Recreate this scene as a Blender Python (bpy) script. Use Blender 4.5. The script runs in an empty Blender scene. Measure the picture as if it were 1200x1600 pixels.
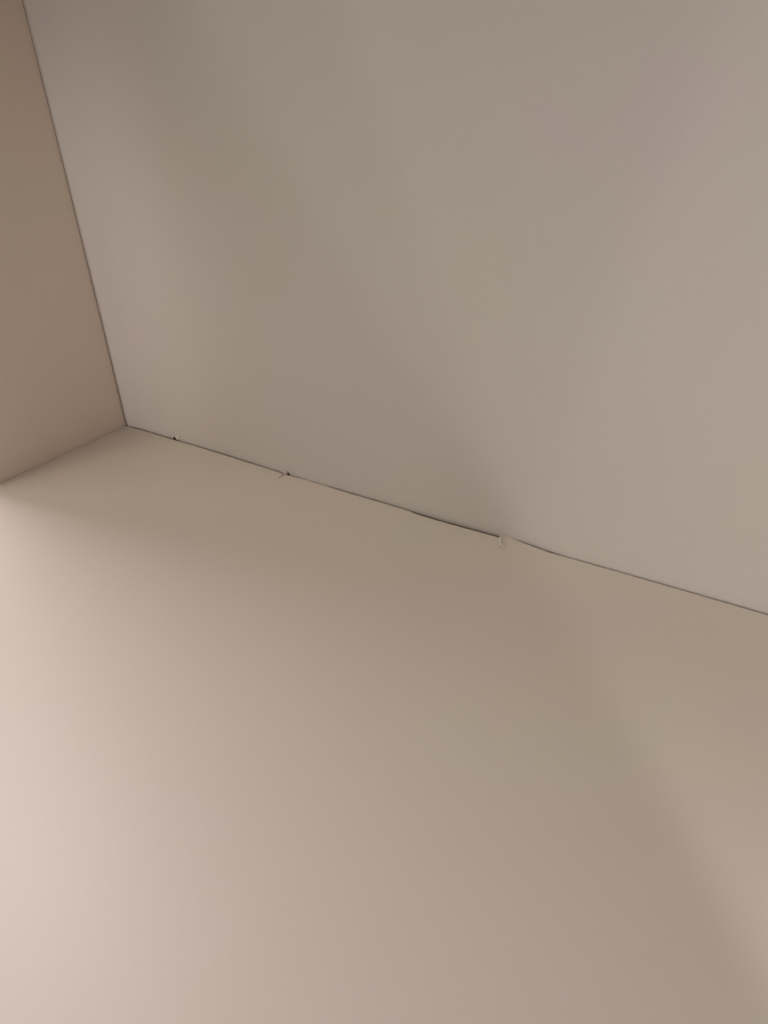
import bpy, bmesh, math, random
from mathutils import Vector, Matrix, noise

# ------------------------------------------------------------------ camera
sc = bpy.context.scene
C = bpy.data.collections.new('scene'); sc.collection.children.link(C)
U = 0.6                                             # metres from the lens to the inner corner
# origin = the inner corner; +x along the back panel, -y out of the cabinet, +z up
AX = Vector((0.81936, -0.24979, 0.51705))           # the world axes as the lens sees them (a trihedral corner,
AL = Vector((-0.57075, -0.44685, 0.68882))          # solved from the three edges in the photograph)
AU = Vector((-0.05898, 0.85949, 0.50902))
CAM = Vector((0.771574, -0.518421, 0.368664)) * U
R3 = Matrix((AX, -AL, AU))
cd = bpy.data.cameras.new('camera'); cam = bpy.data.objects.new('camera', cd); C.objects.link(cam)
m = R3.to_4x4(); m.translation = CAM; cam.matrix_world = m
cd.sensor_fit = 'HORIZONTAL'; cd.sensor_width = 36; cd.lens = 36.0; cd.clip_start = 0.01; cd.clip_end = 50
cd.dof.use_dof = True; cd.dof.focus_distance = 0.43; cd.dof.aperture_fstop = 30
sc.camera = cam

# ------------------------------------------------------------------ light: a warm room, no daylight
w = bpy.data.worlds.new('World'); sc.world = w; w.use_nodes = True
w.node_tree.nodes['Background'].inputs[0].default_value = (1.0, 0.84, 0.66, 1)
w.node_tree.nodes['Background'].inputs[1].default_value = 0.012
def area(name, loc, target, size, power, color):
    l = bpy.data.lights.new(name, 'AREA'); l.shape = 'DISK'; l.size = size
    l.energy = power; l.color = color
    o = bpy.data.objects.new(name, l); C.objects.link(o); o.location = loc
    o.rotation_euler = (Vector(target) - Vector(loc)).to_track_quat('-Z', 'Y').to_euler()
    return o
def spot(name, loc, aim, power, color, angle, blend, radius):
    l = bpy.data.lights.new(name, 'SPOT'); l.energy = power; l.color = color
    l.spot_size = math.radians(angle); l.spot_blend = blend; l.shadow_soft_size = radius
    o = bpy.data.objects.new(name, l); C.objects.link(o); o.location = loc
    o.rotation_euler = Vector(aim).to_track_quat('-Z', 'Y').to_euler()
    return o
#LIGHTS
area('ceiling_lamp', (-0.15, -0.55, 1.4), (0.25, -0.05, 0.1), 0.34, 3.85, (1.20, 0.99, 0.765))
area('lamp_beside_the_shelf', (-0.6, -0.02, 1.1), (0.2, -0.25, 0), 0.45, 7.9, (1.083, 0.938, 0.975))
area('wide_left_fill', (-0.7, -0.08, 1.0), (0.2, -0.25, 0), 0.9, 2.0, (1.083, 0.938, 0.975))  # added fill, softens the shadow fan beside the side panel
area('front_left_fill', (-0.5, -0.5, 0.5), (0.15, -0.3, 0), 0.3, 0.85, (1.1, 0.95, 0.93))  # added fill that lifts the front left of the bottom panel
area('low_front_fill', (0.3, -1.2, 0.2), (0.25, -0.05, 0.1), 0.35, 1.68, (1.13, 0.967, 0.883))  # added low fill from the front, no actual table lamp
for q, d in (((0.565, -0.35, 0.1), (0.572, 0.666, 0.4788)), ((0.603, -0.35, 0.1), (0.6322, 0.7253, 0.2724)), ((0.67, -0.35, 0.1), (0.6459, 0.7394, -0.19))):
    spot('shadow_edge_spot', q, d, 0.335, (1.10, 0.972, 0.905), 170, 0.03, 0.01)  # added spots; their cone edges stand in for a cast shadow's edge
spot('back_left_fill', (0.15, -0.9, 0.2), (-0.195, 0.9748, -0.1083), 4.0, (1.098, 0.93, 0.926), 23, 1.0, 0.03)  # added soft spot brightening the left strip of the back panel
#END
sc.view_settings.view_transform = 'Standard'; sc.view_settings.look = 'None'
sc.view_settings.exposure = 0; sc.view_settings.gamma = 1; sc.view_settings.use_curve_mapping = False
sc.render.engine = 'CYCLES'
sc.cycles.max_bounces = 14; sc.cycles.diffuse_bounces = 12; sc.cycles.use_denoising = True
sc.cycles.use_adaptive_sampling = False

# ------------------------------------------------------------------ helpers
def ray(px):                                        # a pixel of the 1200 x 1600 photograph as a direction in the room
    return R3 @ Vector((px[0] - 600, 800 - px[1], -1200))
def on_floor(px, z=0.0):
    r = ray(px); return CAM + r * ((z - CAM.z) / r.z)
def on_back(px, y=0.0):
    r = ray(px); return CAM + r * ((y - CAM.y) / r.y)
def lerp_table(tab, x):
    if x <= tab[0][0]: return tab[0][1]
    for (a, va), (b, vb) in zip(tab, tab[1:]):
        if x <= b: return va + (vb - va) * (x - a) / (b - a)
    return tab[-1][1]
def smooth(a, b, x):
    t = min(1, max(0, (x - a) / (b - a))); return t * t * (3 - 2 * t)

def laminate(name, base, rough=0.42, tint=0.02, bump=0.02):
    mt = bpy.data.materials.new(name); mt.use_nodes = True; nt = mt.node_tree; N = nt.nodes; L = nt.links
    b = N['Principled BSDF']; b.inputs['Roughness'].default_value = rough
    b.inputs['Specular IOR Level'].default_value = 0.35
    tc = N.new('ShaderNodeTexCoord')
    n1 = N.new('ShaderNodeTexNoise'); n1.inputs['Scale'].default_value = 9; n1.inputs['Detail'].default_value = 3
    L.new(tc.outputs['Object'], n1.inputs['Vector'])
    r = N.new('ShaderNodeValToRGB'); L.new(n1.outputs['Fac'], r.inputs['Fac'])
    r.color_ramp.elements[0].position = 0.36; r.color_ramp.elements[1].position = 0.64
    r.color_ramp.elements[0].color = (base[0] * (1 - tint * .55), base[1] * (1 + tint * .3), base[2] * (1 - tint * .8), 1)
    r.color_ramp.elements[1].color = (base[0] * (1 + tint * .35), base[1] * (1 - tint * .45), base[2] * (1 + tint * .5), 1)
    n2 = N.new('ShaderNodeTexNoise'); n2.inputs['Scale'].default_value = 900; n2.inputs['Detail'].default_value = 2
    L.new(tc.outputs['Object'], n2.inputs['Vector'])
    g = N.new('ShaderNodeMixRGB'); g.blend_type = 'MULTIPLY'; g.inputs['Fac'].default_value = 0.05
    L.new(r.outputs['Color'], g.inputs[1]); L.new(n2.outputs['Fac'], g.inputs[2])
    L.new(g.outputs[0], b.inputs['Base Color'])
    n3 = N.new('ShaderNodeTexNoise'); n3.inputs['Scale'].default_value = 420; n3.inputs['Detail'].default_value = 3
    L.new(tc.outputs['Object'], n3.inputs['Vector'])
    bp = N.new('ShaderNodeBump'); bp.inputs['Strength'].default_value = bump; bp.inputs['Distance'].default_value = 0.0004
    L.new(n3.outputs['Fac'], bp.inputs['Height']); L.new(bp.outputs['Normal'], b.inputs['Normal'])
    return mt
def fibre(name, dark, light):
    mt = bpy.data.materials.new(name); mt.use_nodes = True; nt = mt.node_tree; N = nt.nodes; L = nt.links
    b = N['Principled BSDF']; b.inputs['Roughness'].default_value = 0.9
    tc = N.new('ShaderNodeTexCoord'); n = N.new('ShaderNodeTexNoise'); n.inputs['Scale'].default_value = 1400
    n.inputs['Detail'].default_value = 4; L.new(tc.outputs['Object'], n.inputs['Vector'])
    r = N.new('ShaderNodeValToRGB'); L.new(n.outputs['Fac'], r.inputs['Fac'])
    r.color_ramp.elements[0].color = (*dark, 1); r.color_ramp.elements[1].color = (*light, 1)
    L.new(r.outputs['Color'], b.inputs['Base Color'])
    return mt
M_SIDE = laminate('side_laminate', (0.92, 0.82, 0.72))
M_FLOOR = laminate('bottom_laminate', (0.76, 0.725, 0.665))
M_BACK = laminate('back_laminate', (0.74, 0.73, 0.70), rough=0.5)
M_RAW = fibre('raw_fibreboard', (0.26, 0.14, 0.07), (0.46, 0.28, 0.16))
M_FOIL = laminate('torn_foil', (0.90, 0.875, 0.83), rough=0.5, tint=0.0, bump=0.05)
M_DUST = fibre('dust', (0.16, 0.13, 0.10), (0.30, 0.26, 0.21))

def obj(name, verts, faces, mats, parent=None, midx=None, shade=False):
    me = bpy.data.meshes.new(name); me.from_pydata([tuple(v) for v in verts], [], faces); me.update()
    for mm in mats: me.materials.append(mm)
    if midx:
        for p, i in zip(me.polygons, midx): p.material_index = i
    if shade:
        for p in me.polygons: p.use_smooth = True
    bm = bmesh.new(); bm.from_mesh(me); bmesh.ops.recalc_face_normals(bm, faces=bm.faces); bm.to_mesh(me); bm.free()
    o = bpy.data.objects.new(name, me); C.objects.link(o)
    if parent: o.parent = parent
    return o

# ------------------------------------------------------------------ the cabinet
W, D, H = 0.86, 0.40, 0.50                          # inside width, depth of the bottom board, height
DS = 0.114                                          # the side board is a short return
cab = bpy.data.objects.new('cabinet', None); C.objects.link(cab)
cab['label'] = 'open off-white laminate cabinet, inside corner, chipped along the gap under its back panel'
cab['category'] = 'cabinet'

# rear edge of the bottom panel, read off the photograph: (x px, y px of the lower lip of the gap)
EDGE_PX = [(200, 665.2), (235, 675), (262, 683.6), (300, 694.6), (340, 706.8), (385, 721), (420, 732), (446, 740.6),
           (480, 749.6), (540, 768.2), (600, 785.6), (640, 797.6), (650, 802.3), (680, 811.4), (720, 822.6), (760, 833.4),
           (779, 838.8), (800, 845.2), (820, 851.3), (845, 859.0), (870, 865.4), (900, 873.8), (928, 881.9),
           (980, 896.4), (1034, 912.1), (1100, 931.0), (1150, 945.6), (1200, 960.2), (1330, 998)]
# thickness of the dark line there, in pixels
GAP_PX = [(200, 2.2), (225, 1.4), (262, 1.05), (400, 0.95), (470, 0.9), (600, 0.9), (650, 0.82), (700, 0.82), (779, 0.9), (786, 1.3), (845, 1.05), (900, 0.8),
          (1034, 0.85), (1200, 1.0), (1330, 0.9)]
KNOTS = [200, 262, 340, 446, 540, 600, 680, 779, 845, 930, 1034, 1200, 1330]
def mpp(pt): return -(R3.transposed() @ (pt - CAM)).z / 1200.0     # metres per photograph pixel at a point
cols = []                                           # px, x, y of the lip of the bottom panel, y of the sheet behind it
px = 200.0
while px < 1330:
    nz = 0.25 * noise.noise(Vector((px * 0.09, 0, 3))) + 0.18 * noise.noise(Vector((px * 0.4, 0, 7)))
    p = on_floor((px, lerp_table(EDGE_PX, px) + nz))
    ks = [(k, lerp_table(EDGE_PX, k)) for k in KNOTS]
    q = on_floor((px, sum(lerp_table(ks, px + d) for d in (-24, -16, -8, 0, 8, 16, 24)) / 7))
    g = lerp_table(GAP_PX, px) * (1 + 0.15 * noise.noise(Vector((px * 0.05, 5, 3))))
    e = g * mpp(p) / 0.57
    cols.append((px, p.x, p.y, q.y + e))
    px += 2.0 if px < 860 else 5.0

# --- bottom panel: laminated top, rear lip following the cut, raw groove behind it
v, f, mi = [], [], []
T = 0.018
xs = [(-0.15, cols[0][2]), (-0.0, cols[0][2])] + [(c[1], c[2]) for c in cols if c[1] > 0.0005] + [(W, cols[-1][2])]
n = len(xs)
def row(fn):
    s = len(v)
    for x, ye in xs: v.append(fn(x, ye))
    return s
G = 0.00012                                         # the tight joint to the side panel
rows = [row(lambda x, ye: Vector((x, -D, -T))), row(lambda x, ye: Vector((x, -D, -0.0006))), row(lambda x, ye: Vector((x, -D + 0.0006, 0))),
        row(lambda x, ye: Vector((x, -D * 0.6, 0))), row(lambda x, ye: Vector((x, -0.05, 0))), row(lambda x, ye: Vector((x, ye - 0.0012, 0))),
        row(lambda x, ye: Vector((x, ye - 0.0003, -0.00005))),
        row(lambda x, ye: Vector((x, ye, -0.0003))), row(lambda x, ye: Vector((x, ye, -0.009))), row(lambda x, ye: Vector((x, 0.009, -0.009))),
        row(lambda x, ye: Vector((x, 0.009, -T)))]
mats_r = [0, 0, 0, 0, 0, 0, 0, 1, 1, 1, 1]
for k in range(len(rows)):
    a, b = rows[k], rows[(k + 1) % len(rows)]
    for i in range(n - 1):
        f.append((a + i, a + i + 1, b + i + 1, b + i)); mi.append(mats_r[k])
f.append(tuple(r for r in rows)); mi.append(1); f.append(tuple(r + n - 1 for r in reversed(rows))); mi.append(1)
bottom = obj('bottom_panel', v, f, [M_FLOOR, M_RAW], cab, mi)

# --- side panel: board with a groove for the back panel
prof = [(0, -DS + 0.0006), (0, -0.00015), (-0.0001, 0.0), (-0.007, 0.0), (-0.007, 0.009), (0, 0.009), (0, 0.018), (-T, 0.018), (-T, -DS), (-0.0006, -DS)]
pm = [0, 0, 1, 1, 1, 1, 1, 0, 0, 0]
v, f, mi = [], [], []
zs = [0.0001, 0.0005] + [H * i / 24 for i in range(1, 25)]
for z in zs:
    for i, (x, y) in enumerate(prof):
        # the edge beside the back panel wanders by a tenth of a millimetre
        dx = -0.00012 * (1 + noise.noise(Vector((0, 2, z * 22)))) if i in (1, 2) else 0
        v.append(Vector((x, y + dx, z)))
k = len(prof)
for j in range(len(zs) - 1):
    for i in range(k):
        a = j * k + i; b = j * k + (i + 1) % k
        f.append((a, b, b + k, a + k)); mi.append(pm[i])
f.append(tuple(range(k))); mi.append(1); f.append(tuple(len(v) - 1 - i for i in range(k))); mi.append(1)
side = obj('side_panel', v, f, [M_SIDE, M_RAW], cab, mi)

# --- back panel: thin sheet, slightly sprung, its lower edge curling away where the gap opens
def edge_bow(px): # how far the sheet stands off the straight line, metres
    return 0
v, f, mi = [], [], []
zz = [-.0011, -.0005, .0, .0004, .0008, .0012, .0018, .0025, .0034, .0045, .006, .008, .0105, .014, .02, .03, .045, .07, .11, .17, .25, .35, .46, H - 0.0015]
bc = [(198, 0.0, 0, cols[0][3])] + [c for c in cols if c[1] > 0.003] + [(1500, W, 0, cols[-1][3])]
rowlen = len(bc)
front = []
NOTCH = [(271.8, 2.6, 4.4), (450.0, 2.4, 3.6)]      # chips out of the lower edge: px, half width px, height px
for kz, z in enumerate(zz):
    r_ = []
    for (pxx, x, ye, yb) in bc:
        sc_px = mpp(Vector((x, yb, 0)))
        lift = 0
        for (nx, nw, nh) in NOTCH:
            t = abs(pxx - nx) / nw
            if t < 1: lift += (nh * sc_px * 1.15 + .001) * (1 - t ** 2)
        curl = 0.00055 * smooth(560, 690, pxx) * (1 - smooth(830, 900, pxx)) + 0.0003
        yy = yb * math.exp(-(max(z, 0.0) / 0.10) ** 1.3) + curl * max(0, min(1, 1 - z / 0.0065)) ** 2
        zl = z + lift * max(0, min(1, 1 - z / 0.006))
        gx = (0.0010 * (1 - smooth(0.0, 0.27, z)) + 0.00003) if x < 0.001 else 0
        r_.append(len(v)); v.append(Vector((x + gx, yy, zl)))
    front.append(r_)
for a, b in zip(front, front[1:]):
    for i in range(rowlen - 1): f.append((a[i], a[i + 1], b[i + 1], b[i])); mi.append(0)
# rear face and rim
s = len(v)
rb = []
for src in (front[0], front[-1]):
    r_ = []
    for i in src:
        p = v[i]; r_.append(len(v)); v.append(Vector((p.x, 0.004, p.z)))
    rb.append(r_)
for i in range(rowlen - 1):
    f.append((front[0][i + 1], front[0][i], rb[0][i], rb[0][i + 1])); mi.append(1)
    f.append((front[-1][i], front[-1][i + 1], rb[1][i + 1], rb[1][i])); mi.append(1)
    f.append((rb[0][i], rb[1][i], rb[1][i + 1], rb[0][i + 1])); mi.append(1)
f.append(tuple(r[0] for r in front) + (rb[1][0], rb[0][0])); mi.append(1)
f.append(tuple(r[-1] for r in reversed(front)) + (rb[0][-1], rb[1][-1])); mi.append(1)
back = obj('back_panel', v, f, [M_BACK, M_RAW], cab, mi)
for p in back.data.polygons: p.use_smooth = p.material_index == 0

# --- top panel, above the frame
def box(name, a, b, mat, parent):
    bm = bmesh.new(); bmesh.ops.create_cube(bm, size=1)
    for q in bm.verts: q.co = Vector([(a[i] + b[i]) / 2 + q.co[i] * (b[i] - a[i]) for i in range(3)])
    bmesh.ops.bevel(bm, geom=list(bm.edges), offset=0.0006, segments=2, affect='EDGES')
    me = bpy.data.meshes.new(name); bm.to_mesh(me); bm.free(); me.materials.append(mat)
    o = bpy.data.objects.new(name, me); C.objects.link(o); o.parent = parent; return o
box('top_panel', (-T, -DS - 0.003, H + 0.0002), (W, 0.016, H + T), M_SIDE, cab)

# ------------------------------------------------------------------ damage along the gap
def sheet(name, fn, nu, nv, thick, mat, parent):
    """a thin curved sheet fn(u, v) with a real thickness"""
    v = [fn(i / nu, j / nv) for j in range(nv + 1) for i in range(nu + 1)]
    k = len(v); v += [p - Vector((0, 0, thick)) for p in v]; f = []
    q = lambda i, j: j * (nu + 1) + i
    for j in range(nv):
        for i in range(nu):
            a = (q(i, j), q(i + 1, j), q(i + 1, j + 1), q(i, j + 1)); f.append(a); f.append(tuple(x + k for x in reversed(a)))
    rim = [q(i, 0) for i in range(nu + 1)] + [q(nu, j) for j in range(1, nv + 1)] + [q(i, nv) for i in range(nu - 1, -1, -1)] + [q(0, j) for j in range(nv - 1, 0, -1)]
    for a, b in zip(rim, rim[1:] + rim[:1]): f.append((b, a, a + k, b + k))
    return obj(name, v, f, [mat], parent)
BACK_E = [(781, 835.6), (784, 834.9), (787, 835.2), (800, 840.4), (820, 848.8), (845, 858.2), (856, 861.8)]
FRONT_E = [(779.2, 850.0), (781, 851.6), (785, 854.4), (788, 856.6), (791, 857.5), (800, 857.5), (830, 862.0), (856, 867)]
def flap_fn(u, vv):
    u_ = u ** 1.6
    bx = 781 + 75 * u_; fx = 779.4 + 76.6 * u_
    by = lerp_table(BACK_E, bx); fy = lerp_table(FRONT_E, fx)
    x = bx + (fx - bx) * vv + 1.6 * math.sin(vv * math.pi) * (1 - u_) ** 6; y = by + (fy - by) * vv
    d = x - 780
    h = 0.00125 * max(0, 1 - d / 72) ** 1.2 * (1 - vv) ** 1.4          # lifted along the gap
    h += 0.00095 * math.exp(-(max(0, d) / 5.5) ** 2)                     # and along the torn end
    h += 0.00005 * noise.noise(Vector((x * .25, y * .25, 0)))
    sink = 0.00030 * smooth(0.45, 0.95, vv) * smooth(7, 13, d) + 0.0003 * smooth(0.85, 1.0, u)
    return on_floor((x, y), h + 0.00008 - sink)
flap = sheet('lifted_edge', flap_fn, 40, 14, 0.00012, M_FLOOR, bottom)
for p in flap.data.polygons: p.use_smooth = True

def chip(name, pts, depth_y, thick, mat, parent, tip=0.0):
    """a small broken piece: an outline given in photograph pixels on the plane y = depth_y, leaning out by tip"""
    lo = max(p[1] for p in pts)
    fr = []
    for i, p in enumerate(pts):
        y = depth_y - tip * (lo - p[1]) / max(1e-6, lo - min(q[1] for q in pts))
        fr.append(on_back(p, y))
    c = sum(fr, Vector()) / len(fr) + Vector((0, -thick * 0.6, 0))
    n = len(fr); bk = [p + Vector((0, thick, 0)) for p in fr]
    v = fr + [c] + bk; f = [(i, (i + 1) % n, n) for i in range(n)] + [((i + 1) % n, i, n + 1 + i, n + 1 + (i + 1) % n) for i in range(n)] + [tuple(range(n + 1, 2 * n + 1))]
    return obj(name, v, f, [mat], parent)
y1 = on_floor((446, 740.6)).y; y0 = on_floor((275, 686.6)).y; y2 = on_floor((444, 742.5)).y
chip('loose_flake', [(442.8, 736.2), (445.2, 735.4), (447.2, 737.2), (446.8, 739.4), (447.4, 741.2), (444.6, 740.4), (443.6, 738.2)], y1 - 0.0002, 0.0003, M_FOIL, back)
chip('loose_flake', [(275.0, 681.8), (277.5, 680.2), (280.6, 681.0), (279.8, 684.2), (277.8, 686.6), (275.6, 686.0)], on_floor((275, 686.8)).y + 0.0002, 0.0003, M_FOIL, back, 0.0003)
# a bent sliver of the edging lying on the bottom board
def sliver(name, path, rad, mat, parent):
    v, f = [], []; P = [on_floor(p[:2], p[2]) for p in path]
    for i, p in enumerate(P):
        d = (P[min(i + 1, len(P) - 1)] - P[max(i - 1, 0)]).normalized(); s = d.cross(Vector((0, 0, 1))).normalized(); t = s.cross(d)
        r = rad * (1 - 0.55 * i / (len(P) - 1)) * (0.75 if i == 0 else 1)
        for a in range(5):
            an = a * math.tau / 5; v.append(p + s * math.cos(an) * r + t * math.sin(an) * r * .8)
    for i in range(len(P) - 1):
        for a in range(5): f.append((i * 5 + a, i * 5 + (a + 1) % 5, i * 5 + 5 + (a + 1) % 5, i * 5 + 5 + a))
    f.append((0, 1, 2, 3, 4)); f.append(tuple(len(v) - 1 - a for a in range(5)))
    return obj(name, v, f, [mat], parent)
sliver('curled_tab', [(787.5, 835.4, .0014), (784.2, 836.0, .0015), (782.6, 838.5, .0014), (782.2, 842.5, .0013), (781.6, 846.6, .0013), (782.6, 850.0, .0015), (785.2, 852.6, .0013), (787.4, 854.6, .0010), (789.4, 857.6, .0005)], 0.0006, M_FOIL, bottom)
sliver('curled_sliver', [(444.6, 740.4, .0006), (443.2, 740.9, .0005), (441.5, 742.6, .0004), (439.3, 743.9, .0003), (437.0, 745.4, .00018), (434.6, 747.0, .0001)], 0.00028, M_RAW, bottom)

# ------------------------------------------------------------------ specks of dirt stuck to the boards
def speck(pt, nrm, r, seed, parent):
    bm = bmesh.new(); bmesh.ops.create_icosphere(bm, subdivisions=1, radius=r); rr = random.Random(seed)
    for q in bm.verts:
        q.co *= rr.uniform(.7, 1.25); q.co -= nrm * q.co.dot(nrm) * 0.6; q.co += pt
    me = bpy.data.meshes.new('speck'); bm.to_mesh(me); bm.free(); me.materials.append(M_DUST)
    o = bpy.data.objects.new('speck', me); C.objects.link(o); o.parent = parent
for i, (x, y, r) in enumerate([(834, 555.5, 1.15), (882.5, 435.5, 1.1), (833.5, 613.5, .85), (1000, 491, .75), (725, 640, .7), (868, 492, .55), (620, 205, .6), (1043, 780, .6)]):
    p = on_back((x, y)); speck(p, Vector((0, 1, 0)), r * mpp(p), i, back)
for i, (x, y, r) in enumerate([(310, 1130, .6), (905, 1395, .6), (120, 1290, .6), (640, 960, .5)]):
    p = on_floor((x, y)); speck(p, Vector((0, 0, 1)), r * mpp(p), 40 + i, bottom)
